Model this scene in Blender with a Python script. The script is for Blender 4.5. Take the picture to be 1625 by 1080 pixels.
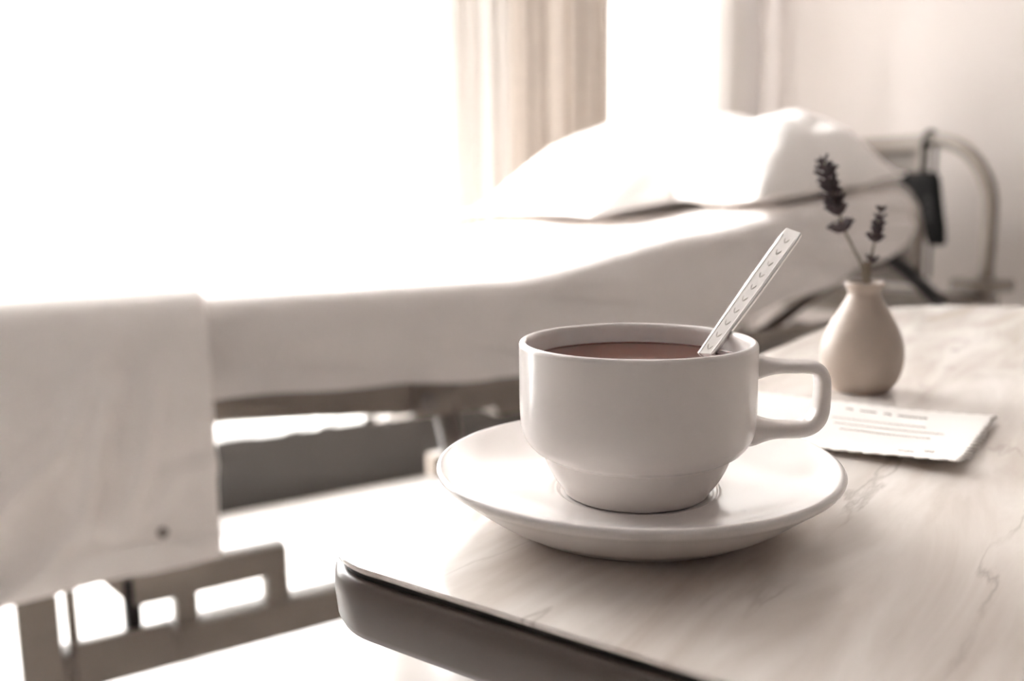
import bpy, bmesh, math, random
from mathutils import Vector, Matrix, noise

# ------------------------------------------------------------------ scene, camera, world, light
for o in list(bpy.data.objects):
    bpy.data.objects.remove(o)
SC = bpy.context.scene
COL = SC.collection
random.seed(7)

SC.view_settings.view_transform = 'Standard'
SC.view_settings.look = 'None'
SC.view_settings.gamma = 1.0
SC.view_settings.use_curve_mapping = False
SC.view_settings.exposure = 0.46
SC.cycles.use_denoising = True
SC.cycles.max_bounces = 14
SC.cycles.diffuse_bounces = 8
SC.cycles.transparent_max_bounces = 12
SC.cycles.caustics_reflective = False
SC.cycles.caustics_refractive = False

# world axes: x runs along the bed from foot to head, y across the room to the window wall, z up
YAW = math.radians(58.5)
PITCH, ROLL = 0.15855, -0.01302
CAM_Z = 0.86417
fwd = Vector((math.cos(YAW) * math.cos(PITCH), math.sin(YAW) * math.cos(PITCH), -math.sin(PITCH)))
rgt0 = Vector((math.sin(YAW), -math.cos(YAW), 0))
up0 = rgt0.cross(fwd)
rgt = rgt0 * math.cos(ROLL) + up0 * math.sin(ROLL)
upv = -rgt0 * math.sin(ROLL) + up0 * math.cos(ROLL)
cam_data = bpy.data.cameras.new('camera')
cam = bpy.data.objects.new('camera', cam_data)
COL.objects.link(cam)
cam.matrix_world = Matrix(((rgt.x, upv.x, -fwd.x, 0), (rgt.y, upv.y, -fwd.y, 0), (rgt.z, upv.z, -fwd.z, CAM_Z), (0, 0, 0, 1)))
cam_data.sensor_width = 36.0
cam_data.lens = 1444.65 / 1625 * 36.0
cam_data.clip_start = 0.01
cam_data.dof.use_dof = True
cam_data.dof.focus_distance = 0.315
cam_data.dof.aperture_fstop = 7.0
SC.camera = cam

world = bpy.data.worlds.new('bright_overcast_sky')
SC.world = world
world.use_nodes = True
bg = world.node_tree.nodes['Background']
bg.inputs['Color'].default_value = (0.99, 0.982, 1.0, 1)
bg.inputs['Strength'].default_value = 15.0

# hazy low sun, coming in through the window from the foot side of the bed
sun_data = bpy.data.lights.new('hazy_sun', 'SUN')
sun_data.energy = 17.0
sun_data.angle = math.radians(16)
sun_data.color = (1.0, 0.982, 0.985)
sun = bpy.data.objects.new('hazy_sun', sun_data)
COL.objects.link(sun)
SUN_EL, SUN_AZ = math.radians(36), math.radians(50)
sun_dir = Vector((math.cos(SUN_EL) * math.sin(SUN_AZ), -math.cos(SUN_EL) * math.cos(SUN_AZ), -math.sin(SUN_EL)))
sun.rotation_euler = sun_dir.to_track_quat('-Z', 'Y').to_euler()
sun.location = (-2, 5, 5)

# ------------------------------------------------------------------ materials
def mat(name, col, rough=0.5, var=0.06, scale=6.0, spec=0.5, metal=0.0, bump=0.0, bscale=60.0, coat=0.0,
        translucent=0.0, tcol=None):
    m = bpy.data.materials.new(name)
    m.use_nodes = True
    nt = m.node_tree
    N, L = nt.nodes, nt.links
    p = N['Principled BSDF']
    tc = N.new('ShaderNodeTexCoord')
    nz = N.new('ShaderNodeTexNoise')
    nz.inputs['Scale'].default_value = scale
    nz.inputs['Detail'].default_value = 4
    L.new(tc.outputs['Object'], nz.inputs['Vector'])
    rmp = N.new('ShaderNodeValToRGB')
    rmp.color_ramp.elements[0].position = 0.3
    rmp.color_ramp.elements[1].position = 0.7
    rmp.color_ramp.elements[0].color = (*[c * (1 - var) for c in col], 1)
    rmp.color_ramp.elements[1].color = (*[min(1, c * (1 + var)) for c in col], 1)
    L.new(nz.outputs['Fac'], rmp.inputs['Fac'])
    L.new(rmp.outputs['Color'], p.inputs['Base Color'])
    p.inputs['Roughness'].default_value = rough
    p.inputs['Metallic'].default_value = metal
    p.inputs['Specular IOR Level'].default_value = spec
    p.inputs['Coat Weight'].default_value = coat
    if bump:
        n2 = N.new('ShaderNodeTexNoise')
        n2.inputs['Scale'].default_value = bscale
        L.new(tc.outputs['Object'], n2.inputs['Vector'])
        b = N.new('ShaderNodeBump')
        b.inputs['Strength'].default_value = bump
        b.inputs['Distance'].default_value = 0.002
        L.new(n2.outputs['Fac'], b.inputs['Height'])
        L.new(b.outputs['Normal'], p.inputs['Normal'])
    if translucent:
        t = N.new('ShaderNodeBsdfTranslucent')
        t.inputs['Color'].default_value = (*(tcol or col), 1)
        mx = N.new('ShaderNodeMixShader')
        mx.inputs['Fac'].default_value = translucent
        L.new(p.outputs['BSDF'], mx.inputs[1])
        L.new(t.outputs['BSDF'], mx.inputs[2])
        L.new(mx.outputs['Shader'], N['Material Output'].inputs['Surface'])
    return m

def laminate():
    m = mat('marbled_laminate', (0.55, 0.49, 0.43), 0.2, 0.05, 5.0, coat=0.3)
    nt = m.node_tree
    N, L = nt.nodes, nt.links
    p = N['Principled BSDF']
    tc = N.new('ShaderNodeTexCoord')
    mp = N.new('ShaderNodeMapping')
    mp.inputs['Rotation'].default_value = (0, 0, math.radians(12))
    mp.inputs['Scale'].default_value = (7, 40, 1)
    L.new(tc.outputs['Object'], mp.inputs['Vector'])
    cloud = N.new('ShaderNodeTexNoise')
    cloud.inputs['Scale'].default_value = 0.9
    cloud.inputs['Detail'].default_value = 6
    cloud.inputs['Distortion'].default_value = 0.6
    L.new(mp.outputs['Vector'], cloud.inputs['Vector'])
    r1 = N.new('ShaderNodeValToRGB')
    r1.color_ramp.elements[0].position = 0.32
    r1.color_ramp.elements[0].color = (0.56, 0.495, 0.44, 1)
    r1.color_ramp.elements[1].position = 0.66
    r1.color_ramp.elements[1].color = (0.84, 0.80, 0.76, 1)
    L.new(cloud.outputs['Fac'], r1.inputs['Fac'])
    # thin veins: where a warped noise crosses one half
    mp2 = N.new('ShaderNodeMapping')
    mp2.inputs['Rotation'].default_value = (0, 0, math.radians(20))
    mp2.inputs['Scale'].default_value = (2.6, 15, 1)
    L.new(tc.outputs['Object'], mp2.inputs['Vector'])
    vn = N.new('ShaderNodeTexNoise')
    vn.inputs['Scale'].default_value = 1.3
    vn.inputs['Detail'].default_value = 7
    vn.inputs['Roughness'].default_value = 0.5
    L.new(mp2.outputs['Vector'], vn.inputs['Vector'])
    sub = N.new('ShaderNodeMath'); sub.operation = 'SUBTRACT'; sub.inputs[1].default_value = 0.5
    L.new(vn.outputs['Fac'], sub.inputs[0])
    ab = N.new('ShaderNodeMath'); ab.operation = 'ABSOLUTE'
    L.new(sub.outputs[0], ab.inputs[0])
    r2 = N.new('ShaderNodeValToRGB')
    r2.color_ramp.elements[0].position = 0.0
    r2.color_ramp.elements[0].color = (1, 1, 1, 1)
    r2.color_ramp.elements[1].position = 0.012
    r2.color_ramp.elements[1].color = (0, 0, 0, 1)
    L.new(ab.outputs[0], r2.inputs['Fac'])
    msk = N.new('ShaderNodeTexNoise')
    msk.inputs['Scale'].default_value = 14
    L.new(tc.outputs['Object'], msk.inputs['Vector'])
    mr = N.new('ShaderNodeValToRGB')
    mr.color_ramp.elements[0].position = 0.42
    mr.color_ramp.elements[1].position = 0.62
    L.new(msk.outputs['Fac'], mr.inputs['Fac'])
    mu = N.new('ShaderNodeMath'); mu.operation = 'MULTIPLY'
    L.new(r2.outputs['Color'], mu.inputs[0]); L.new(mr.outputs['Color'], mu.inputs[1])
    mu2 = N.new('ShaderNodeMath'); mu2.operation = 'MULTIPLY'; mu2.inputs[1].default_value = 0.4
    L.new(mu.outputs[0], mu2.inputs[0])
    mix = N.new('ShaderNodeMix'); mix.data_type = 'RGBA'
    L.new(mu2.outputs[0], mix.inputs['Factor'])
    L.new(r1.outputs['Color'], mix.inputs['A'])
    mix.inputs['B'].default_value = (0.22, 0.17, 0.14, 1)
    L.new(mix.outputs['Result'], p.inputs['Base Color'])
    return m

def voile():
    m = mat('white_sheer_voile', (0.86, 0.84, 0.81), 0.9, 0.02)
    N, L = m.node_tree.nodes, m.node_tree.links
    t = N.new('ShaderNodeBsdfTranslucent')
    t.inputs['Color'].default_value = (0.92, 0.90, 0.87, 1)
    tr = N.new('ShaderNodeBsdfTransparent')
    m1 = N.new('ShaderNodeMixShader'); m1.inputs['Fac'].default_value = 0.75
    m2 = N.new('ShaderNodeMixShader'); m2.inputs['Fac'].default_value = 0.60
    L.new(N['Principled BSDF'].outputs['BSDF'], m1.inputs[1]); L.new(t.outputs['BSDF'], m1.inputs[2])
    L.new(m1.outputs['Shader'], m2.inputs[1]); L.new(tr.outputs['BSDF'], m2.inputs[2])
    L.new(m2.outputs['Shader'], N['Material Output'].inputs['Surface'])
    return m

def pane_glass():
    m = bpy.data.materials.new('window_glass')
    m.use_nodes = True
    N, L = m.node_tree.nodes, m.node_tree.links
    N.remove(N['Principled BSDF'])
    t = N.new('ShaderNodeBsdfTransparent')
    t.inputs['Color'].default_value = (0.97, 0.97, 0.96, 1)
    g = N.new('ShaderNodeBsdfGlossy')
    g.inputs['Roughness'].default_value = 0.02
    mx = N.new('ShaderNodeMixShader')
    mx.inputs['Fac'].default_value = 0.05
    L.new(t.outputs['BSDF'], mx.inputs[1]); L.new(g.outputs['BSDF'], mx.inputs[2])
    L.new(mx.outputs['Shader'], N['Material Output'].inputs['Surface'])
    return m

M = dict(
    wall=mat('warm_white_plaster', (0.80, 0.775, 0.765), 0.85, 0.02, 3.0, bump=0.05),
    wall_head=mat('shade_toned_wall_paint', (0.54, 0.50, 0.475), 0.85, 0.02, 3.0, bump=0.05),  # room's white wall toned down, its shade put into the paint
    wall_side=mat('fill_cutting_side_wall', (0.22, 0.20, 0.19), 0.85, 0.03, 3.0),  # unseen left wall, darkened to cut the fill light
    wall_dim=mat('fill_cutting_front_wall', (0.07, 0.062, 0.058), 0.85, 0.03, 3.0),  # unseen wall behind the camera, near black to lower bounce light
    ceil=mat('fill_cutting_ceiling', (0.50, 0.48, 0.47), 0.9, 0.02),  # unseen ceiling, greyed to hold down bounced fill
    floor=mat('polished_pale_linoleum', (0.74, 0.71, 0.685), 0.16, 0.06, 4.0),
    upstand_shade=mat('shaded_upstand_brown', (0.026, 0.021, 0.017), 0.5, 0.1),  # backlit shade below the window, put into a dark colour
    frame_white=mat('white_window_frame', (0.86, 0.85, 0.83), 0.4, 0.02),
    glass=pane_glass(),
    porcelain=mat('white_glazed_porcelain', (0.79, 0.75, 0.725), 0.22, 0.01, 8.0, spec=0.45, coat=0.1),
    porcelain_dimmed=mat('glazed_porcelain_dimmed', (0.72, 0.69, 0.67), 0.22, 0.01, 8.0, spec=0.45, coat=0.1),  # the cup's white porcelain, darkened to hold back glare on the saucer
    tea=mat('brown_tea', (0.125, 0.048, 0.034), 0.04, 0.08, 20.0),
    steel=mat('stainless_steel', (0.92, 0.90, 0.88), 0.30, 0.04, 90.0, metal=1.0),
    steel_dark=mat('darker_engraving', (0.52, 0.49, 0.46), 0.4, 0.1, 90.0, metal=0.8),  # ornament in a darker steel tone
    vase=mat('cream_matte_ceramic', (0.42, 0.35, 0.295), 0.45, 0.05, 40.0, bump=0.08, bscale=250),
    stem=mat('dry_lavender_stem', (0.20, 0.17, 0.13), 0.7, 0.15, 80.0),
    blossom=mat('dried_lavender_blossom', (0.055, 0.040, 0.042), 0.85, 0.35, 200.0),
    paper=mat('cream_note_paper', (0.82, 0.785, 0.75), 0.8, 0.02, 20.0),
    ink=mat('grey_brown_ink', (0.30, 0.26, 0.23), 0.7, 0.2, 90.0),
    ink_faint=mat('faint_ink', (0.79, 0.752, 0.717), 0.7, 0.05, 90.0),
    laminate=laminate(),
    edge=mat('brown_plastic_edging', (0.13, 0.108, 0.094), 0.3, 0.08, 12.0),
    groove=mat('dark_edge_groove', (0.018, 0.014, 0.011), 0.5, 0.1),
    leg=mat('grey_painted_steel', (0.24, 0.215, 0.195), 0.4, 0.06),
    sheet=mat('white_cotton_sheet', (0.74, 0.70, 0.675), 0.9, 0.02, 12.0, bump=0.08, bscale=90),
    blanket=mat('white_woven_blanket', (0.92, 0.88, 0.85), 0.92, 0.03, 14.0, bump=0.15, bscale=120, translucent=0.08),
    pillow=mat('white_pillowcase', (0.90, 0.87, 0.845), 0.9, 0.02, 10.0, bump=0.06),
    ticking=mat('grey_mattress_ticking', (0.42, 0.38, 0.35), 0.85, 0.06),
    bedmetal=mat('brown_grey_painted_metal', (0.24, 0.205, 0.175), 0.45, 0.08, 10.0),
    bedrail=mat('taupe_painted_metal', (0.19, 0.165, 0.145), 0.45, 0.06, 10.0),
    tube=mat('beige_tube_enamel', (0.22, 0.188, 0.158), 0.35, 0.05),
    panel=mat('taupe_headboard_laminate', (0.20, 0.172, 0.152), 0.5, 0.05),
    black=mat('black_plastic', (0.006, 0.0055, 0.005), 0.75, 0.15, spec=0.15),
    rubber=mat('black_rubber', (0.015, 0.013, 0.012), 0.7, 0.15),
    sheer=voile(),
    voile_thick=mat('dense_white_voile', (0.78, 0.755, 0.73), 0.9, 0.02, 30.0, translucent=0.24),
    cream=mat('cream_curtain_linen', (0.54, 0.505, 0.47), 0.9, 0.03, 30.0, translucent=0.08),
    beige=mat('beige_curtain_linen', (0.42, 0.368, 0.32), 0.9, 0.04, 30.0, translucent=0.08),
    brass=mat('grey_curtain_rail', (0.5, 0.47, 0.43), 0.4, 0.05, metal=0.6),
)

# ------------------------------------------------------------------ helpers
def obj(name, verts, faces, material, parent=None, smooth=True, loc=None):
    me = bpy.data.meshes.new(name)
    me.from_pydata([tuple(v) for v in verts], [], faces)
    me.validate()
    bm = bmesh.new(); bm.from_mesh(me)
    bmesh.ops.recalc_face_normals(bm, faces=bm.faces)
    bm.to_mesh(me); bm.free()
    if smooth:
        for p in me.polygons: p.use_smooth = True
    if material: me.materials.append(material)
    o = bpy.data.objects.new(name, me)
    COL.objects.link(o)
    if parent: o.parent = parent
    if loc: o.location = loc
    return o

def tag(o, label=None, cat=None, group=None, kind=None):
    if label: o['label'] = label
    if cat: o['category'] = cat
    if group: o['group'] = group
    if kind: o['kind'] = kind
    return o

def empty(name, loc=(0, 0, 0), rz=0.0):
    o = bpy.data.objects.new(name, None)
    COL.objects.link(o)
    o.location = loc
    o.rotation_euler = (0, 0, rz)
    o.empty_display_size = 0.05
    return o

def sharp(o, deg=35):
    for e in o.data.edges: pass
    o.data.set_sharp_from_angle(angle=math.radians(deg))
    return o

class MB:
    def __init__(s): s.v, s.f = [], []
    def add(s, v, f):
        n = len(s.v); s.v += [Vector(p) for p in v]; s.f += [tuple(i + n for i in q) for q in f]
        return s
    def box(s, x0, x1, y0, y1, z0, z1, b=0.0):
        if not b:
            v = [(x, y, z) for z in (z0, z1) for y in (y0, y1) for x in (x0, x1)]
            return s.add(v, [(0, 2, 3, 1), (4, 5, 7, 6), (0, 1, 5, 4), (2, 6, 7, 3), (0, 4, 6, 2), (1, 3, 7, 5)])
        bm = bmesh.new()
        bmesh.ops.create_cube(bm, size=1)
        for q in bm.verts:
            q.co = Vector(((x0 + x1) / 2 + q.co.x * (x1 - x0), (y0 + y1) / 2 + q.co.y * (y1 - y0), (z0 + z1) / 2 + q.co.z * (z1 - z0)))
        bmesh.ops.bevel(bm, geom=list(bm.edges), offset=b, segments=2, affect='EDGES', profile=0.7)
        bm.verts.index_update()
        s.add([q.co.copy() for q in bm.verts], [[q.index for q in f.verts] for f in bm.faces])
        bm.free()
        return s
    def tube(s, pts, r, n=12, cap=True, flat=None):
        pts = [Vector(p) for p in pts]
        rs = r if isinstance(r, (list, tuple)) else [r] * len(pts)
        base = len(s.v)
        t0 = (pts[1] - pts[0]).normalized()
        a = t0.orthogonal().normalized()
        for i, p in enumerate(pts):
            t = (pts[min(i + 1, len(pts) - 1)] - pts[max(i - 1, 0)]).normalized()
            a = (a - t * a.dot(t)).normalized()
            bb = t.cross(a)
            for k in range(n):
                th = 2 * math.pi * k / n
                s.v.append(p + (a * math.cos(th) + bb * math.sin(th)) * rs[i])
        for i in range(len(pts) - 1):
            for k in range(n):
                A, B = base + i * n + k, base + i * n + (k + 1) % n
                s.f.append((A, B, B + n, A + n))
        if cap:
            s.f.append(tuple(base + k for k in range(n))[::-1])
            s.f.append(tuple(base + (len(pts) - 1) * n + k for k in range(n)))
        return s
    def lathe(s, prof, n=64, c=(0, 0, 0)):
        base = len(s.v)
        c = Vector(c)
        rings = []
        for r, z in prof:
            if r < 1e-6:
                s.v.append(c + Vector((0, 0, z))); rings.append([len(s.v) - 1])
            else:
                idx = []
                for k in range(n):
                    th = 2 * math.pi * k / n
                    s.v.append(c + Vector((r * math.cos(th), r * math.sin(th), z))); idx.append(len(s.v) - 1)
                rings.append(idx)
        for A, B in zip(rings, rings[1:]):
            if len(A) == 1 and len(B) == 1: continue
            if len(A) == 1:
                for k in range(n): s.f.append((A[0], B[k], B[(k + 1) % n]))
            elif len(B) == 1:
                for k in range(n): s.f.append((A[k], B[0], A[(k + 1) % n]))
            else:
                for k in range(n): s.f.append((A[k], A[(k + 1) % n], B[(k + 1) % n], B[k]))
        return s
    def rings(s, rings, close=True, caps=True):
        n = len(rings[0]); base = len(s.v)
        for r in rings: s.v += [Vector(p) for p in r]
        for i in range(len(rings) - 1):
            for k in range(n if close else n - 1):
                A, B = base + i * n + k, base + i * n + (k + 1) % n
                s.f.append((A, B, B + n, A + n))
        if caps:
            s.f.append(tuple(base + k for k in range(n))[::-1])
            s.f.append(tuple(base + (len(rings) - 1) * n + k for k in range(n)))
        return s
    def build(s, name, m, parent=None, smooth=True, auto=None, loc=None):
        o = obj(name, s.v, s.f, m, parent, smooth, loc)
        if auto: sharp(o, auto)
        return o

def spline(pts, n=8):
    """Catmull-Rom through 2-D or 3-D points."""
    P = [Vector(p) for p in pts]
    out = []
    for i in range(len(P) - 1):
        p0, p1, p2, p3 = P[max(i - 1, 0)], P[i], P[i + 1], P[min(i + 2, len(P) - 1)]
        for k in range(n):
            t = k / n
            out.append(0.5 * ((2 * p1) + (p2 - p0) * t + (2 * p0 - 5 * p1 + 4 * p2 - p3) * t * t + (3 * p1 - p0 - 3 * p2 + p3) * t ** 3))
    out.append(P[-1])
    return out

def lerp_table(tab, x):
    if x <= tab[0][0]: return tab[0][1]
    for (x0, a), (x1, b) in zip(tab, tab[1:]):
        if x <= x1:
            t = (x - x0) / (x1 - x0); t = t * t * (3 - 2 * t) * 0.5 + t * 0.5
            return a + (b - a) * t
    return tab[-1][1]

# ------------------------------------------------------------------ the room
X0, X1, Y0, Y1, H = -2.2, 2.63, -2.2, 2.5, 2.8
WX0, WX1, WZ0, WZ1 = -0.85, 2.325, 0.21, 2.6          # the window opening
def struct(o): o['kind'] = 'structure'; return o
struct(MB().box(X0 - .1, X1 + .1, Y0 - .1, Y1 + .25, -0.08, 0).build('floor', M['floor'], smooth=False))
struct(MB().box(X0 - .1, X1 + .1, Y0 - .1, Y1 + .25, H, H + .08).build('ceiling', M['ceil'], smooth=False))
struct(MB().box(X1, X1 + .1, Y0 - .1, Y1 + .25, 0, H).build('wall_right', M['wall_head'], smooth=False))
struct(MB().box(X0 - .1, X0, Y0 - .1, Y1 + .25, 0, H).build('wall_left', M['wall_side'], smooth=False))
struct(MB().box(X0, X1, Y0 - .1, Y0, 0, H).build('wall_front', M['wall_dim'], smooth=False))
wb = MB()
wb.box(X0, WX0, Y1, Y1 + .25, 0, H); wb.box(WX1, X1, Y1, Y1 + .25, 0, H)
wb.box(WX0, WX1, Y1, Y1 + .25, WZ1, H); wb.box(WX0, WX1, Y1 + .01, Y1 + .25, 0, WZ0)
struct(wb.build('wall_back', M['wall'], smooth=False))
struct(MB().box(X0, X1, Y1 - .012, Y1 + .01, 0, WZ0 - .004, .003).build('shaded_upstand_back', M['upstand_shade'], smooth=False))  # window upstand, coloured dark for the shade on it
struct(MB().box(X1 - .014, X1, Y0, Y1 - .012, 0, 0.10, .003).build('baseboard_right', M['frame_white'], smooth=False))

win = struct(empty('window_1', ((WX0 + WX1) / 2, Y1 + .035, WZ0)))
fr = MB()
cx_, = ((WX0 + WX1) / 2,)
def L_(x): return x - cx_
for (a, b, c, d) in ((WX0, WX1, WZ0, WZ0 + .045), (WX0, WX1, WZ1 - .05, WZ1), (WX0, WX0 + .05, WZ0, WZ1), (WX1 - .022, WX1, WZ0, WZ1)):
    fr.box(L_(a), L_(b), -.03, .03, c - WZ0, d - WZ0)
fr.build('window_frame', M['frame_white'], win, smooth=False)
MULL = [0.468, 1.42]
for xm in MULL:
    MB().box(L_(xm) - .02, L_(xm) + .02, -.03, .03, .045, WZ1 - WZ0 - .05, .004).build('mullion', M['frame_white'], win, smooth=False)
edges = [WX0 + .05] + [e for xm in MULL for e in (xm - .02, xm + .02)] + [WX1 - .022]
for a, b in zip(edges[0::2], edges[1::2]):
    MB().box(L_(a), L_(b), -.003, .003, .045, WZ1 - WZ0 - .05).build('pane', M['glass'], win, smooth=False)

# ------------------------------------------------------------------ curtains
def curtain(name, x0, x1, yc, amp, nf, z0, z1, m, label, seed, gather=0.0):
    nx, nz = int((x1 - x0) * 220) + 40, 14
    root = empty(name, ((x0 + x1) / 2, yc, z0))
    rnd = random.Random(seed)
    ph = [rnd.uniform(0, 6.28) for _ in range(6)]
    v, f = [], []
    for j in range(nz + 1):
        t = j / nz
        for i in range(nx + 1):
            s = i / nx
            w = s + 0.10 / nf * math.sin(2 * math.pi * s * nf * 0.37 + ph[0]) * 2
            A = amp * (0.75 + 0.35 * math.sin(s * 9 + ph[1])) * (0.8 + 0.3 * (1 - t))
            y = A * math.sin(2 * math.pi * nf * w + ph[2] + 0.25 * math.sin(t * 3 + ph[3])) + 0.25 * A * math.sin(4 * math.pi * nf * w + ph[4])
            x = (s - .5) * (x1 - x0) + 0.012 * math.sin(2 * math.pi * nf * w * 2 + ph[5]) + .01 * (1 - t) * math.sin(s * 7 + ph[0])
            v.append((x, y, t * (z1 - z0)))
    for j in range(nz):
        for i in range(nx):
            a = j * (nx + 1) + i
            f.append((a, a + 1, a + nx + 2, a + nx + 1))
    obj('cloth', v, f, m, root)
    k = max(3, int((x1 - x0) / .09))
    for i in range(k):
        xx = (x0 - x1) / 2 + (i + .5) * (x1 - x0) / k
        ring = [(xx, .016 * math.cos(q * .5236), z1 - z0 + .012 + .016 * math.sin(q * .5236)) for q in range(13)]
        MB().tube(ring, .0025, 6, cap=False).build('hanging_ring', M['brass'], root)
    tag(root, label, 'curtain', 'curtains along the window')
    return root
curtain('sheer_curtain', -.92, .985, 2.42, .010, 15, .22, 2.66, M['sheer'], 'wide sheer voile drawn flat across the bright window behind the bed', 2)
curtain('sheer_curtain', 1.00, 1.17, 2.405, .022, 4, .22, 2.66, M['voile_thick'], 'narrow gathered white voile next to the pale cream curtain', 3)
curtain('sheer_curtain', 1.80, 2.50, 2.452, .008, 5, .22, 2.66, M['voile_thick'], 'plain sheer voile between the beige drape and the room corner', 7)
curtain('cream_curtain', 1.262, 1.47, 2.405, .024, 4, .22, 2.66, M['cream'], 'pale cream curtain between the gathered voile and the beige drape', 5)
curtain('beige_curtain', 1.48, 1.83, 2.40, .030, 6, .22, 2.66, M['beige'], 'darker beige gathered drape beside the pillow end of the bed', 11)
rl = empty('curtain_rail', (.7, 2.41, 2.688))
MB().tube([(-1.72, 0, 0), (1.72, 0, 0)], .011, 12).build('rod', M['brass'], rl)
for xx in (-1.65, 0, 1.65):
    MB().box(xx - .01, xx + .01, -.006, .095, -.012, .012, .002).build('bracket', M['brass'], rl, smooth=False)
tag(rl, 'grey metal rail carrying the curtains above the window', 'curtain rail')

# ------------------------------------------------------------------ hospital bed
TOP = [(-.3, .716), (.35, .716), (.87, .716), (1.31, .785), (1.70, .838), (2.04, .866)]
BOT = [(-.3, .565), (.35, .565), (.87, .535), (1.1, .545), (1.3, .562), (1.68, .645), (2.0, .735)]
def top(x): return lerp_table(TOP, x)
def bot(x): return lerp_table(BOT, x)
YN, YF = 1.392, 2.26
bed = empty('hospital_bed', (1.1, 1.83, 0))
def bl(mb): # to bed-local coordinates
    mb.v = [p - Vector((1.1, 1.83, 0)) for p in mb.v]; return mb
for yy in (1.425, 2.19):
    bl(MB().box(-.1, 2.27, yy, yy + .04, .516, .553, .006)).build('side_rail', M['bedmetal'], bed, auto=40)
for xx in (-.1, .72, 1.45, 2.22):
    bl(MB().box(xx, xx + .04, 1.465, 2.19, .508, .548, .004)).build('cross_rail', M['bedmetal'], bed, auto=40)
bl(MB().box(-.08, .93, 1.42, 2.23, .553, .565, .003)).build('foot_platform', M['bedrail'], bed, auto=40)
# raised back section of the platform
bs = MB()
ring = []
for xx, zz in ((.95, .553), (1.31, .625), (1.70, .682), (2.05, .712)):
    ring.append([(xx, 1.42, zz - .012), (xx, 2.23, zz - .012), (xx, 2.23, zz), (xx, 1.42, zz)])
bs.rings(ring)
bl(bs).build('back_platform', M['bedrail'], bed, auto=40)
for yy in (1.47, 2.15):
    bl(MB().tube([(1.0, yy, .535), (1.31, yy, .60), (1.70, yy, .655), (2.05, yy, .688)], .016, 10)).build('back_frame_tube', M['bedmetal'], bed)
    bl(MB().tube([(1.55, yy, .53), (1.86, yy, .665)], .014, 10)).build('back_strut', M['bedmetal'], bed)
# folded safety rail, added as dark structure beside the head section
for zz in (.555, .475, .40):
    bl(MB().tube([(1.18, 1.392, zz - .02), (1.24, 1.392, zz), (2.02, 1.392, zz), (2.08, 1.392, zz - .02)], .013, 10)).build('safety_rail_bar', M['tube' if zz > .5 else 'bedmetal'], bed)
bl(MB().box(1.28, 1.98, 1.405, 1.416, .39, .545, .004)).build('glare_blocking_panel', M['bedrail'], bed, auto=40)  # added panel that hides the sunlit floor behind the rail
for xx in (1.3, 1.62, 1.94):
    bl(MB().box(xx, xx + .03, 1.404, 1.426, .38, .57, .003)).build('safety_rail_post', M['bedmetal'], bed, auto=40)
wd = [(.34, .53), (.34, .517), (.50, .503), (.62, .490), (.76, .474), (1.15, .474), (1.15, .53)]
bl(MB().rings([[(x, y, z) for x, z in wd] for y in (1.428, 1.458)])).build('rail_stiffener', M['bedmetal'], bed, auto=40)
bl(MB().tube([(1.90, 1.418, .725), (2.0, 1.418, .68), (2.13, 1.418, .60), (2.2, 1.43, .56)], .017, 10)).build('dark_back_strut', M['rubber'], bed)  # dark diagonal strut under the raised mattress end
# lifting gear near the middle
bl(MB().box(.665, .745, 1.412, 1.43, .478, .54, .006)).build('bracket_plate', M['bedmetal'], bed, auto=40)
bl(MB().tube([(.69, 1.400, .505), (.69, 1.414, .505)], .016, 16)).build('pivot_bolt', M['leg'], bed, auto=40)
bl(MB().tube([(.735, 1.44, .50), (.80, 1.45, .20)], .022, 12)).build('lift_strut', M['bedrail'], bed)
bl(MB().tube([(1.35, 1.45, .52), (1.15, 1.45, .19)], .022, 12)).build('lift_strut', M['bedrail'], bed)
bl(MB().tube([(1.8, 1.45, .52), (1.6, 1.45, .19)], .022, 12)).build('lift_strut', M['bedrail'], bed)
bl(MB().tube([(1.8, 2.05, .52), (1.6, 2.05, .19)], .022, 12)).build('lift_strut', M['bedrail'], bed)
bl(MB().box(.95, 1.30, 1.62, 1.86, .40, .50, .015)).build('motor_box', M['bedmetal'], bed, auto=40)
# base
bl(MB().box(.045, 2.05, 1.40, 1.45, .148, .208, .008)).build('base_beam', M['bedmetal'], bed, auto=40)
bl(MB().box(1.0, 2.05, 2.02, 2.07, .148, .208, .008)).build('base_beam', M['bedmetal'], bed, auto=40)
for xx in (1.05, 1.95):
    bl(MB().box(xx, xx + .05, 1.45, 2.02, .155, .20, .005)).build('base_cross_beam', M['bedmetal'], bed, auto=40)
bl(MB().box(.186, .425, 1.405, 1.447, .256, .304, .006)).build('upper_bar', M['bedmetal'], bed, auto=40)
for a, b in ((.389, .425), (.246, .279)):
    bl(MB().box(a, b, 1.406, 1.446, .205, .258, .004)).build('spacer_post', M['bedmetal'], bed, auto=40)
bl(MB().box(.03, .084, 1.395, 1.455, .10, .40, .006)).build('end_post', M['bedmetal'], bed, auto=40)
bl(MB().box(.095, .109, 1.41, 1.44, .205, .33, .003)).build('spacer_post', M['bedmetal'], bed, auto=40)
bl(MB().box(.174, .197, 1.408, 1.444, .205, .30, .004)).build('brake_pedal_stem', M['rubber'], bed, auto=40)
gs = [(.132, .325), (.140, .312), (.178, .262), (.19, .256), (.19, .325)]
bl(MB().rings([[(x, y, z) for x, z in gs] for y in (1.412, 1.440)])).build('gusset_plate', M['bedmetal'], bed, auto=40)
bl(MB().box(.100, .235, 1.392, 1.402, .163, .225, .004)).build('cover_plate', M['bedmetal'], bed, auto=40)
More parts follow.
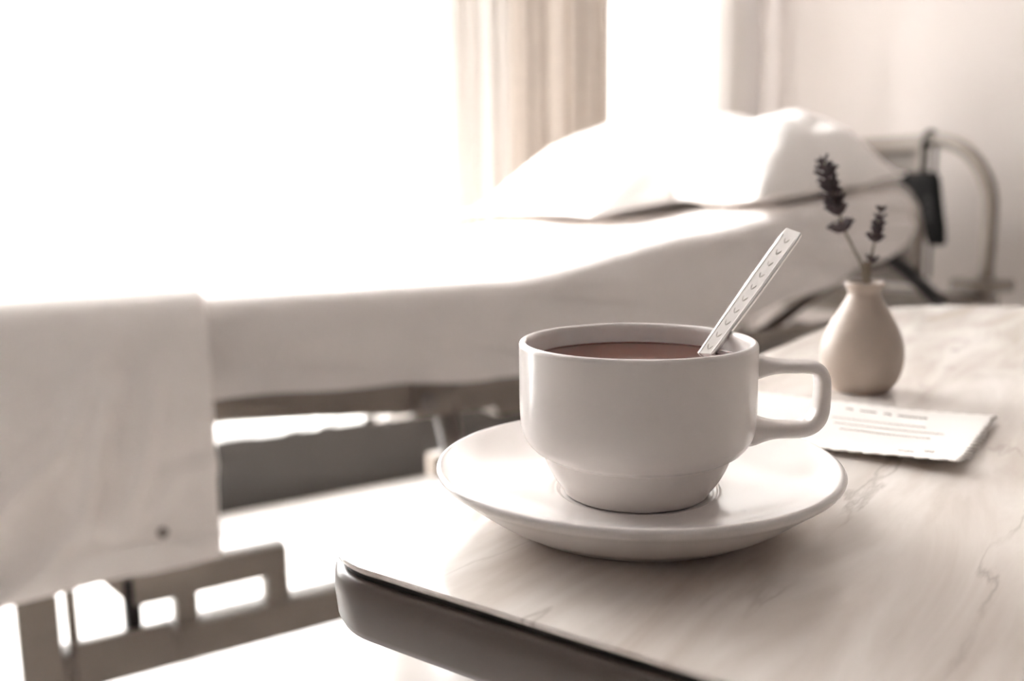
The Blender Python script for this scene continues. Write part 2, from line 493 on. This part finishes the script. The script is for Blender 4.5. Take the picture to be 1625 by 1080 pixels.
for xx, yy in ((.06, 1.425), (1.98, 1.425), (1.98, 2.045)):
    fk = bl(MB().box(xx - .012, xx + .012, yy - .024, yy + .024, .075, .15, .004)).build('caster_fork', M['bedmetal'], bed, auto=40)
    w = MB()
    w.lathe([(0, -.014), (.03, -.014), (.046, -.012), (.05, -.006), (.05, .006), (.046, .012), (.03, .014), (0, .014)], 28)
    w.v = [Vector((xx + p.x, yy + p.z, .05 + p.y)) for p in w.v]
    bl(w).build('caster_wheel', M['rubber'], bed, auto=40)
# headboard: bent tube loop with an inner panel
hb = [(2.30, 1.376, .22), (2.30, 1.376, .80)]
for k in range(1, 10):
    q = math.pi / 2 * k / 9
    hb.append((2.30, 1.376 + .17 * (1 - math.cos(q)), .80 + .195 * math.sin(q)))
hb += [(2.30, 2.07, .995)]
for k in range(1, 10):
    q = math.pi / 2 * k / 9
    hb.append((2.30, 2.07 + .17 * math.sin(q), .80 + .195 * math.cos(q)))
hb += [(2.30, 2.24, .22)]
bl(MB().tube(hb, .0185, 14)).build('headboard_tube', M['tube'], bed)
bl(MB().box(2.285, 2.305, 1.562, 2.06, .60, .985, .006)).build('headboard_panel', M['panel'], bed, auto=40)
bl(MB().box(2.268, 2.285, 1.558, 2.064, .968, .998, .005)).build('headboard_cap', M['bedmetal'], bed, auto=40)
bl(MB().box(2.262, 2.285, 1.556, 1.574, .60, .97, .004)).build('headboard_stile', M['bedmetal'], bed, auto=40)
bl(MB().box(2.24, 2.36, 1.33, 1.44, .598, .632, .008)).build('corner_bumper', M['tube'], bed, auto=40)
bl(MB().box(2.24, 2.34, 1.36, 2.25, .545, .585, .006)).build('head_crossbar', M['bedmetal'], bed, auto=40)
tag(bed, 'brown-grey metal hospital bed with bent-tube headboard, standing before the window', 'bed')

# mattress in its sheet
mt = empty('mattress', (1.0, 1.83, .565))
def ml(pts): return [Vector(p) - Vector((1.0, 1.83, .565)) for p in pts]
rings = []
NX = 44
for i in range(NX + 1):
    x = -.06 + (2.02 + .06) * i / NX
    tz = top(x) - .012; bz = top(x) - .148
    rings.append(ml([(x, YN + .016, bz), (x, YF - .016, bz), (x, YF - .016, tz - .03), (x, YF - .05, tz), (x, YN + .05, tz), (x, YN + .016, tz - .03)]))
MB().rings(rings).build('mattress_core', M['ticking'], mt, auto=50)
sh = []
XS0, XS1 = -.08, 2.045
NX = 150
for i in range(NX + 1):
    x = XS0 + (XS1 - XS0) * i / NX
    e = max(0, (x - (XS1 - .07)) / .07)
    e = 1 - math.sqrt(max(0, 1 - e * e))
    ins = .06 * e
    tz = top(x) - .055 * e
    bz = bot(x) + .012 * noise.noise((x * 5, 0, 1)) + .05 * e
    R = .045
    line = []
    for k in range(11):                                     # near side, hem to shoulder
        t = k / 10
        z = bz + (tz - R - bz) * t
        d = .026 * noise.noise((x * 1.6 - z * 2, z * 26 + x * 3, 3)) + .014 * noise.noise((x * 5 - z * 12, z * 6, 1)) + .005 * noise.noise((x * 11 - z * 25, z * 9, 8)) + .003 * math.sin(60 * z + 6 * x)
        line.append((x, YN + ins + d * (1 - .5 * t) - .004 * (1 - t), z))
    for k in range(1, 9):
        q = math.pi / 2 * k / 8
        line.append((x, YN + ins + R - R * math.cos(q), tz - R + R * math.sin(q)))
    for k in range(1, 24):
        y = YN + ins + R + (YF - YN - 2 * R - 2 * ins) * k / 24
        line.append((x, y, tz + .006 * noise.noise((x * 5, y * 6, 2)) + .003 * noise.noise((x * 14, y * 12, 5))))
    for k in range(1, 9):
        q = math.pi / 2 * k / 8
        line.append((x, YF - ins - R + R * math.sin(q), tz - R + R * math.cos(q)))
    for k in range(1, 7):
        t = k / 6
        line.append((x, YF - ins + .006 * noise.noise((x * 6, t, 4)), (tz - R) * (1 - t) + bz * t))
    sh.append(ml(line))
so = MB().rings(sh, close=False, caps=False)
so.f.append(tuple(len(so.v) - len(sh[0]) + k for k in range(len(sh[0]))))
so.build('fitted_sheet', M['sheet'], mt)
tag(mt, 'long white sheet-covered mattress with its head end raised, on the metal bed', 'mattress')

# blanket hanging over the foot of the bed
bk = empty('draped_blanket', (.1, 1.4, .32))
def kl(p): return Vector(p) - Vector((.1, 1.4, .32))
XB0, XB1 = -.16, .314
NX = 90
rows = []
FOLDS = [([(.195, .74), (.185, .70), (.14, .62), (.107, .536), (.03, .462), (-.08, .40)], .022),
         ([(.165, .60), (.146, .536), (.119, .425), (.063, .363), (.0, .33)], .022),
         ([(.235, .62), (.219, .563), (.196, .468), (.165, .405)], .018),
         ([(.31, .47), (.25, .46), (.22, .42)], .010),
         ([(-.02, .72), (-.06, .55), (-.12, .40)], .022)]
def seg_dist(px, pz, ax_, az_, bx_, bz_):
    dx, dz = bx_ - ax_, bz_ - az_
    t = max(0, min(1, ((px - ax_) * dx + (pz - az_) * dz) / (dx * dx + dz * dz)))
    return math.hypot(px - ax_ - t * dx, pz - az_ - t * dz)
def drape(x, s):
    """s runs from the hem (0) up to the mattress edge (1), then across the top (1..2)"""
    zt = top(x) + .012
    R = .05
    if s <= 1:
        zb = .322 + .003 * noise.noise((x * 9, 0, 9))
        z = zb + (zt - R - zb) * s
        g = (1 - s)
        d = -.016 - .012 * g * noise.noise((x * 8 + z * 3, z * 3, 2)) - .005 * noise.noise((x * 20, z * 12, 6))
        for line, A in FOLDS:
            dist = min(seg_dist(x, z, *p, *q) for p, q in zip(line, line[1:]))
            d -= 1.3 * A * math.exp(-(dist / .017) ** 2) * min(1, g * 3 + .15)
        return (x, YN + d, z)
    if s <= 1.15:
        q = (s - 1) / .15 * math.pi / 2
        return (x, YN - .014 + R - R * math.cos(q), zt - R + R * math.sin(q))
    y = YN - .014 + R + (YF - YN - .08) * (s - 1.15) / .85
    return (x, y, zt + .006 + .006 * noise.noise((x * 7, y * 7, 2)))
SS = [k / 34 for k in range(35)] + [1 + .15 * k / 7 for k in range(1, 8)] + [1.15 + .85 * k / 16 for k in range(1, 17)]
v, f = [], []
for s in SS:
    for i in range(NX + 1):
        v.append(kl(drape(XB0 + (XB1 - XB0) * i / NX, s)))
for j in range(len(SS) - 1):
    for i in range(NX):
        a = j * (NX + 1) + i
        f.append((a, a + 1, a + NX + 2, a + NX + 1))
o = obj('blanket_cloth', v, f, M['blanket'], bk)
sm = o.modifiers.new('thickness', 'SOLIDIFY'); sm.thickness = .005; sm.offset = 1
# stitched hem along the lower edge
hm = []
for i in range(NX + 1):
    x = XB0 + (XB1 - XB0) * i / NX
    p, q = Vector(drape(x, .0)), Vector(drape(x, .13))
    n_ = Vector((0, -1, 0))
    hm.append([kl(p + n_ * .003 + Vector((0, 0, -.004))), kl(p + n_ * .008), kl(q + n_ * .008), kl(q + n_ * .004)])
MB().rings(hm).build('hem', M['blanket'], bk, auto=60)
p = Vector(drape(.228, .16))
MB().tube([kl(p + Vector((0, -.010, 0))), kl(p + Vector((0, -.014, 0)))], .008, 14).build('snap_fastener', M['leg'], bk, auto=40)
tag(bk, 'white blanket hanging in soft folds over the foot of the bed', 'blanket')

# pillows
def pillow(name, loc, hx, hy, ht, rot, seed, label):
    n = 40
    v, f = [], []
    for side in (1, -1):
        for j in range(n + 1):
            for i in range(n + 1):
                u, w = -1 + 2 * i / n, -1 + 2 * j / n
                pinch = 1 - .06 * (1 - abs(u) ** 2) * abs(w) ** 3 - .0
                x = hx * u * (1 - .07 * (1 - w * w) * abs(u) ** 4)
                y = hy * w * (1 - .07 * (1 - u * u) * abs(w) ** 4)
                th = (max(0, 1 - abs(u) ** 2.4) ** .72) * (max(0, 1 - abs(w) ** 2.4) ** .72)
                z = ht * th if side > 0 else -.03 * th
                z += .018 * th * noise.noise((u * 2.2 + seed, w * 2.2, side)) + .008 * th * noise.noise((u * 6, w * 6 + seed, side))
                v.append((x, y, z))
        b = 0 if side > 0 else (n + 1) ** 2
        for j in range(n):
            for i in range(n):
                a = b + j * (n + 1) + i
                f.append((a, a + 1, a + n + 2, a + n + 1))
    root = empty(name, loc)
    root.rotation_euler = rot
    o = obj('pillowcase', v, f, M['pillow'], root)
    bm = bmesh.new(); bm.from_mesh(o.data)
    bmesh.ops.remove_doubles(bm, verts=bm.verts, dist=1e-5)
    bmesh.ops.recalc_face_normals(bm, faces=bm.faces)
    bm.to_mesh(o.data); bm.free()
    for p_ in o.data.polygons: p_.use_smooth = True
    pts = []
    for q in range(n * 4 + 1):
        k = q % (n * 4)
        sd, t = divmod(k, n); t = -1 + 2 * t / n
        u, w = [(t, -1), (1, t), (-t, 1), (-1, -t)][sd]
        pts.append((hx * u * (1 - .07 * (1 - w * w) * abs(u) ** 4), hy * w * (1 - .07 * (1 - u * u) * abs(w) ** 4), 0))
    MB().tube(pts, .004, 6, cap=False).build('seam', M['pillow'], root)
    tag(root, label, 'pillow', 'pillows at the head of the bed')
pillow('bed_pillow', (1.71, 1.985, .874), .46, .30, .205, (0, math.radians(-7), 0), 1.3, 'large plump white pillow on the window side of the bed')
pillow('bed_pillow', (1.745, 1.59, .876), .255, .170, .168, (0, math.radians(-6), 0), 5.1, 'smaller shaded white pillow on the near side of the bed')

# handset on the headboard
hs = empty('call_handset', (2.25, 1.53, .72))
def hl(p): return Vector(p) - Vector((2.25, 1.53, .72))
rg = []
for y, z, w, d in ((1.488, .715, .012, .006), (1.490, .722, .020, .013), (1.500, .77, .023, .016), (1.512, .82, .024, .016), (1.530, .86, .032, .018), (1.548, .885, .043, .019), (1.552, .905, .041, .016), (1.553, .911, .030, .008)):
    w *= 1.3
    rg.append([hl((2.25 + d * math.copysign(abs(math.cos(q)) ** .6, math.cos(q)), y + w * math.copysign(abs(math.sin(q)) ** .6, math.sin(q)), z)) for q in [2 * math.pi * k / 20 for k in range(20)]])
MB().rings(rg).build('handset_body', M['black'], hs)
for k in range(3):
    z = .79 + .024 * k
    MB().tube([hl((2.236, 1.505 + .1 * (z - .77), z)), hl((2.231, 1.505 + .1 * (z - .77), z))], .008, 12).build('button', M['rubber'], hs, auto=40)
cd = spline([(2.262, 1.553, .905), (2.262, 1.552, .95), (2.264, 1.555, 1.0), (2.285, 1.556, 1.018), (2.315, 1.556, 1.012), (2.322, 1.556, .95), (2.322, 1.556, .62)], 6)
MB().tube([hl(p) for p in cd], .005, 8).build('cord', M['black'], hs)
tag(hs, 'black corded handset hanging from the headboard behind the pillows', 'handset')

# ------------------------------------------------------------------ bedside table
TT = 0.7458                              # height of the table top
TA = math.atan2(.395, .918)
tb = empty('bedside_table', (0, 0, 0), TA)
U0, U1, V0, V1 = .1985, 1.042, -.27, .2312    # table frame: u along the long side, v towards the bed
def outline(off=0.0, n=14):
    R = {(0, 1): .032, (1, 1): .13, (1, 0): .13, (0, 0): .032}
    pts = []
    for (cu, cv), q0 in (((0, 0), 180), ((1, 0), 270), ((1, 1), 0), ((0, 1), 90)):
        r = R[(cu, cv)]
        ox = (U1 - r) if cu else (U0 + r)
        oy = (V1 - r) if cv else (V0 + r)
        for k in range(n + 1):
            q = math.radians(q0 + 90 * k / n)
            pts.append((ox + (r + off) * math.cos(q), oy + (r + off) * math.sin(q)))
    return pts
def plate(levels): # list of (offset, z)
    return MB().rings([[(u, v, z) for u, v in outline(o)] for o, z in levels])
plate([(-.001, TT - .0022), (-.0002, TT - .0014), (.0, TT - .0006), (-.0006, TT)]).build('tabletop', M['laminate'], tb, auto=30)
plate([(-.0026, TT - .0052), (-.0026, TT - .0021)]).build('edge_groove', M['groove'], tb, auto=30)
plate([(-.004, TT - .0262), (-.0012, TT - .0250), (.0002, TT - .022), (.0010, TT - .014), (.0006, TT - .0075), (-.0003, TT - .0053), (-.0026, TT - .0048)]).build('edge_band', M['edge'], tb, auto=60)
plate([(-.014, TT - .0292), (-.014, TT - .0255)]).build('underside_board', M['leg'], tb, auto=30)
for uu, vv in ((U0 + .075, V1 - .075), (U0 + .075, V0 + .075), (U1 - .1, V1 - .1), (U1 - .1, V0 + .1)):
    lg = MB().tube([(uu, vv, .018), (uu, vv, TT - .029)], .016, 20).build('leg', M['leg'], tb, auto=40)
    MB().lathe([(0, 0), (.019, 0), (.021, .004), (.021, .018), (.017, .022), (0, .022)], 20, (uu, vv, 0)).build('rubber_foot', M['rubber'], lg, auto=40)
tag(tb, 'rounded bedside table with marbled beige laminate top and dark brown edging', 'table')

# ------------------------------------------------------------------ cup, saucer, tea, spoon
CX, CY = .2096, .2550
sau = MB().lathe(spline([(0, .0090), (.012, .0090), (.0265, .0090), (.0285, .0094), (.0300, .0102), (.033, .0104), (.045, .0123), (.056, .0152), (.065, .0186), (.0705, .0207), (.0727, .0213), (.0737, .0207), (.0739, .0196), (.0728, .0178), (.069, .0150), (.062, .0096), (.0555, .0050), (.0500, .0020)], 5)
                   + [Vector(p) for p in ((.0478, .0006), (.0462, 0), (.0440, 0), (.0430, .0012), (.042, .004), (0, .0055))], 128)
so_ = sau.build('saucer', M['porcelain_dimmed'], loc=(CX, CY, TT))
tag(so_, 'white porcelain saucer under the teacup, near the table corner', 'saucer')

cup = empty('teacup', (CX, CY, TT + .0092))
DZ = -.0092 + .0042
outer = [(.0280 - .004, .0082), (.0248, .0060), (.0256, .0052), (.0266, .0054), (.0278, .0074), (.0309, .0118), (.0333, .0165), (.0346, .0203)]
ledge = [(.0349, .0206), (.0354, .0209)]
wall = [(.0384, .0226), (.0409, .0256), (.0423, .0292), (.0428, .0335), (.0430, .0395), (.0430, .050), (.0430, .0590), (.0429, .0606), (.0424, .0615), (.0416, .0618), (.0408, .0615), (.0402, .0606), (.0399, .0590), (.0396, .054), (.0394, .038), (.0376, .0300), (.033, .0215), (.028, .0145), (.018, .0112), (0, .0105)]
prof = [(0, .0082)] + [tuple(p) for p in spline(outer, 4)] + ledge + [tuple(p) for p in spline(wall, 5)]
prof = [(max(0, r), z + DZ) for r, z in prof]
cb = MB().lathe(prof, 128).build('cup_body', M['porcelain'], cup, auto=50)
# handle: a flat rounded band that leaves the wall, turns down and comes back
path = spline([(.0395, .0517), (.046, .0516), (.054, .0515), (.0620, .0513), (.0655, .0502), (.0671, .0474), (.0674, .0440), (.0673, .0400), (.0668, .0347), (.0652, .0311), (.0620, .0288), (.057, .0280), (.046, .0280), (.0390, .0279)], 5)
hdv = Vector((math.sin(YAW), -math.cos(YAW), 0))
hdv = Matrix.Rotation(math.radians(-2), 3, 'Z') @ hdv
tan_ = Vector((-hdv.y, hdv.x, 0))
rg = []
for i, p in enumerate(path):
    a, b = path[max(0, i - 1)], path[min(len(path) - 1, i + 1)]
    t = (b - a).normalized()
    nrm = Vector((t.y, -t.x)) if False else Vector((-t.y, t.x))
    flare = math.exp(-((p.x - .040) / .0065) ** 2)
    wid, thk = .0056 + .0030 * flare, .0024 + .0006 * max(0, (.046 - p.y) / .018) + .0028 * flare
    ring_ = []
    for k in range(20):
        q = 2 * math.pi * k / 20
        cw = math.copysign(abs(math.cos(q)) ** .75, math.cos(q)) * wid
        ct = math.copysign(abs(math.sin(q)) ** .75, math.sin(q)) * thk
        pr = p.x + nrm.x * ct; pz = p.y + nrm.y * ct
        ring_.append(hdv * pr + tan_ * cw + Vector((0, 0, pz + DZ)))
    rg.append(ring_)
MB().rings(rg).build('handle', M['porcelain'], cup)
tag(cup, 'white porcelain teacup of tea with square handle, on its saucer', 'cup')

tea = MB().lathe([(0, -.012), (.030, -.012), (.0385, -.010), (.0392, -.002), (.0394, .0004), (.0388, .0001), (.037, 0), (0, 0)], 96).build('tea', M['tea'], loc=(CX, CY, TT + .0583))
sharp(tea, 40)
tag(tea, 'reddish brown tea filling the white cup', 'tea')

# spoon leaning on the rim
tip = Vector((.2868, .2520, .8482)); rimp = Vector((.2512, .2516, .8125 + .0015))
ax = (tip - rimp).normalized()
view = (Vector((0, 0, CAM_Z)) - rimp).normalized()
wv = ax.cross(view).normalized()                    # across the handle, to the side
wv = Matrix.Rotation(math.radians(-26), 3, ax) @ wv
nv = wv.cross(ax).normalized()
if nv.dot(view) < 0: nv = -nv
length = (tip.z - .762) / ax.z
B0 = tip - ax * length
spn = empty('teaspoon', B0)
rotm = Matrix((wv, nv, ax)).transposed()
def spl(w, n, a): return rotm @ Vector((w, n, a))
HL = length
rg = []
for k in range(33):
    a = .020 + (HL - .020) * k / 32
    t = k / 32
    hw = .0021 + (.0038 - .0021) * min(1, t * 1.35)
    ht = .0009 + .0005 * (1 - t)
    e = 1.0
    if a > HL - .002: e = math.sqrt(max(.0, 1 - ((a - (HL - .002)) / .002) ** 2)) * .14 + .86
    rg.append([spl(w * hw * e, n * ht, a) for w, n in ((-1, -.6), (-.9, -1), (.9, -1), (1, -.6), (1, .6), (.9, 1), (-.9, 1), (-1, .6))])
hd = MB().rings(rg).build('handle', M['steel'], spn, auto=30)
bd = MB()
for sgn in (-1, 1):
    line = []
    for k in range(40):
        a = .034 + (HL - .0375) * k / 39
        t = (a - .020) / (HL - .020)
        hw = .0021 + .0017 * min(1, t * 1.35)
        line.append(spl(sgn * hw * .72, .00098 + .0005 * (1 - t), a))
    bd.tube(line, .00028, 6)
bd.build('engraved_border', M['steel'], hd)
or_ = MB()
for k in range(11):
    a = HL - .007 - .0062 * k
    t = (a - .020) / (HL - .020)
    z = .0009 + .0005 * (1 - t)
    for s_ in (-1, 1):
        pts = [spl(0, z, a), spl(s_ * .0006, z + .0001, a + .0010), spl(s_ * .0010, z, a + .0024)]
        or_.tube(spline(pts, 3), [.00006, .00013, .00019, .00022, .00019, .00013, .00005], 6)
or_.build('engraved_leaves', M['steel_dark'], hd)
bw = []
for k in range(15):
    t = k / 14
    a = .024 - .040 * t
    hw = max(.0016, .0105 * math.sin(math.pi * min(1, max(0, (t * .93 + .05)))) ** .75)
    dep = .0045 * math.sin(math.pi * t)
    bw.append([spl(hw * math.cos(q), -dep * (1 - math.cos(q) ** 2) * 1.0 * (1 if inner else 1) - (0 if inner else .0009), a)
               for inner, qs in ((True, [math.pi * j / 10 for j in range(11)]), (False, [math.pi - math.pi * j / 10 for j in range(11)])) for q in qs])
MB().rings(bw).build('bowl', M['steel'], spn, auto=50)
tag(spn, 'steel teaspoon with engraved flat handle leaning in the teacup', 'spoon')

# ------------------------------------------------------------------ vase and lavender
VX, VY = .4577, .3473
vp = [(0, .0008), (.0135, .0006), (.0158, 0), (.0172, .0010), (.0210, .0060), (.0238, .0130), (.0248, .0205), (.0240, .0285), (.0210, .0372), (.0160, .0465), (.0122, .0525), (.0102, .0562), (.0098, .0588), (.0106, .0612), (.0117, .0630), (.0117, .0644), (.0108, .0650), (.0098, .0644), (.0088, .0622), (.0082, .0588), (.0088, .0550), (.0130, .0480), (.0190, .0390), (.0220, .0310), (.0228, .0230), (.018, .009), (.0001, .004)]
vs = MB().lathe([(max(0, p.x * .955), max(0, p.y)) for p in spline(vp, 4)][:-1] + [(0, .004)], 72).build('bud_vase', M['vase'], loc=(VX, VY, TT))
tag(vs, 'small cream ceramic bud vase holding two lavender sprigs', 'vase')

def sprig(name, stem_pts, whorls, label, seed, leaf=None):
    rnd = random.Random(seed)
    base = Vector(stem_pts[0])
    root = empty(name, base)
    sp = [p - base for p in spline(stem_pts, 6)]
    MB().tube(sp, [.0011 - .0005 * i / len(sp) for i in range(len(sp))], 7).build('stem', M['stem'], root)
    for (pos, size, ncal) in whorls:
        p = Vector(pos) - base
        mb = MB()
        up = (Vector(stem_pts[-1]) - Vector(stem_pts[-3])).normalized()
        sd = up.orthogonal().normalized()
        for k in range(ncal):
            q = 2 * math.pi * (k + rnd.random() * .4) / ncal
            spread = .75 + .5 * rnd.random()
            out = Matrix.Rotation(q, 3, up) @ sd
            d = (up * 1.0 + out * spread).normalized()
            a = p + out * size * .08 - up * size * .30
            Lh = size * (.85 + .3 * rnd.random())
            mb.tube([a, a + d * Lh * .22, a + d * Lh * .55, a + d * Lh * .82, a + d * Lh], [size * .07, size * .17, size * .20, size * .15, size * .05], 7)
            for j in range(3):                                # tiny petal lobes at the tip
                o2 = Matrix.Rotation(q + 2.1 * j, 3, d) @ d.orthogonal().normalized()
                mb.tube([a + d * Lh * .85, a + d * Lh * 1.02 + o2 * size * .14, a + d * Lh * 1.08 + o2 * size * .22], [size * .07, size * .08, size * .02], 5)
        mb.build('blossom_whorl', M['blossom'], root)
    if leaf:
        p0, p1 = [Vector(q) - base for q in leaf]
        n_ = 7
        dirv = (p1 - p0); wv_ = dirv.cross(Vector((.52, .85, 0))).normalized()
        rr = []
        for k in range(n_ + 1):
            t = k / n_
            w = .0022 * math.sin(math.pi * (t * .9 + .08))
            c = p0 + dirv * t + Vector((0, 0, .002 * math.sin(t * 3)))
            th = Vector((.52, .85, 0)) * .0004
            rr.append([c + wv_ * w, c + th, c - wv_ * w, c - th])
        MB().rings(rr).build('leaf', M['stem'], root)
    tag(root, label, 'lavender', 'lavender sprigs in the bud vase')
s1 = [(.4590, .3470, .760), (.4576, .3477, .8116), (.4505, .3521, .832), (.4463, .3547, .8413), (.442, .3573, .8559), (.4384, .3595, .8687), (.4342, .3620, .8810)]
sprig('lavender_sprig', s1, [((.4450, .3555, .8425), .0080, 8), ((.4427, .3569, .8525), .0074, 9), ((.4413, .3577, .8570), .0074, 7), ((.4400, .3585, .8612), .0074, 7), ((.4387, .3593, .8655), .0074, 7), ((.4375, .3600, .8697), .0070, 7), ((.4363, .3607, .8737), .0068, 6), ((.4352, .3614, .8777), .0060, 6), ((.4341, .3621, .8815), .0046, 5)],
      'taller dried lavender sprig leaning over the spoon side of the vase', 4)
s2 = [(.4590, .3460, .760), (.4564, .3443, .813), (.4576, .3435, .8284), (.4591, .3426, .8376), (.4603, .3419, .8466), (.4614, .3412, .8550)]
sprig('lavender_sprig', s2, [((.4578, .3434, .8240), .0050, 5), ((.4588, .3428, .8362), .0062, 7), ((.4595, .3424, .8405), .0052, 6), ((.4600, .3421, .8442), .0052, 6), ((.4605, .3418, .8482), .0046, 5), ((.4611, .3414, .8530), .0040, 5)],
      'shorter dried lavender sprig standing upright in the vase', 9, leaf=((.4562, .3446, .811), (.4545, .3458, .8235)))

# ------------------------------------------------------------------ hand-written note card
cdm = empty('note_card', (0, 0, TT), TA)
def card_z(u, v):
    # u .405..512 away from the viewer, v .06..19 towards the bed; near corner and right side curl up a little
    a = max(0, (.442 - u) / .037); b = max(0, (.135 - v) / .075)
    return .0008 + .0032 * a * a * min(1, .35 + b) + .0022 * b * b * b
CU0, CU1, CV0, CV1 = .408, .514, .060, .195
nu, nv_ = 72, 88
v, f = [], []
def card_pt(i, j):
    u = CU0 + (CU1 - CU0) * i / nu
    vv = CV0 + (CV1 - CV0) * j / nv_
    if i == 0: u += .0016 * (math.sin(vv * 900) + .4 * math.sin(vv * 2100))
    if i == nu: u -= .0008 * math.sin(vv * 900)
    if j == 0: vv += .0022 * (math.sin(u * 1000) + .4 * math.sin(u * 2300))
    if j == nv_: vv -= .0008 * math.sin(u * 1000)
    return u, vv
for i in range(nu + 1):
    for j in range(nv_ + 1):
        u, vv = card_pt(i, j)
        v.append((u, vv, card_z(u, vv)))
for i in range(nu):
    for j in range(nv_):
        a = i * (nv_ + 1) + j
        f.append((a, a + 1, a + nv_ + 2, a + nv_ + 1))
co = obj('card_sheet', v, f, M['paper'], cdm)
sm = co.modifiers.new('thickness', 'SOLIDIFY'); sm.thickness = .0006; sm.offset = 1
def scribble(mb, u, v0, v1, h, r, seed, period=.0042):
    """a run of joined-up handwriting from v0 down to v1"""
    rnd = random.Random(seed)
    pts, n = [], max(6, int(abs(v1 - v0) / period * 10))
    for k in range(n + 1):
        t = k / n
        vv = v0 + (v1 - v0) * t
        ph = abs(vv - v0) / period * 2 * math.pi
        amp = h * (.55 + .45 * noise.noise((t * 7, seed, 0)))
        du = amp * math.sin(ph); dv = period * .30 * math.cos(ph)
        pts.append((u + du, vv + dv, card_z(u + du, vv + dv) + .0008))
    mb.tube(pts, r, 5)
w = MB()
scribble(w, .4975, .1290, .1262, .0020, .00038, 3, .003)
scribble(w, .4965, .1215, .1135, .0011, .00034, 5, .0026)
scribble(w, .4955, .1090, .1060, .0022, .00038, 8, .003)
scribble(w, .4945, .1020, .0895, .0013, .00036, 12, .0028)
w.build('ink_heading', M['ink'], cdm)
w = MB()
for k, (a, b) in enumerate(((.130, .085), (.126, .075), (.120, .080))):
    scribble(w, .475 - .011 * k, a, b, .0010, .0003, 20 + k, .003)
w.build('ink_lines', M['ink_faint'], cdm)
w = MB()
scribble(w, .4225, .0860, .0815, .0016, .00034, 31, .003)
scribble(w, .4270, .0760, .0725, .0018, .00034, 33, .003)
w.build('ink_initials', M['ink_faint'], cdm)
tag(cdm, 'cream deckle-edged card with faint handwriting lying by the vase', 'card')
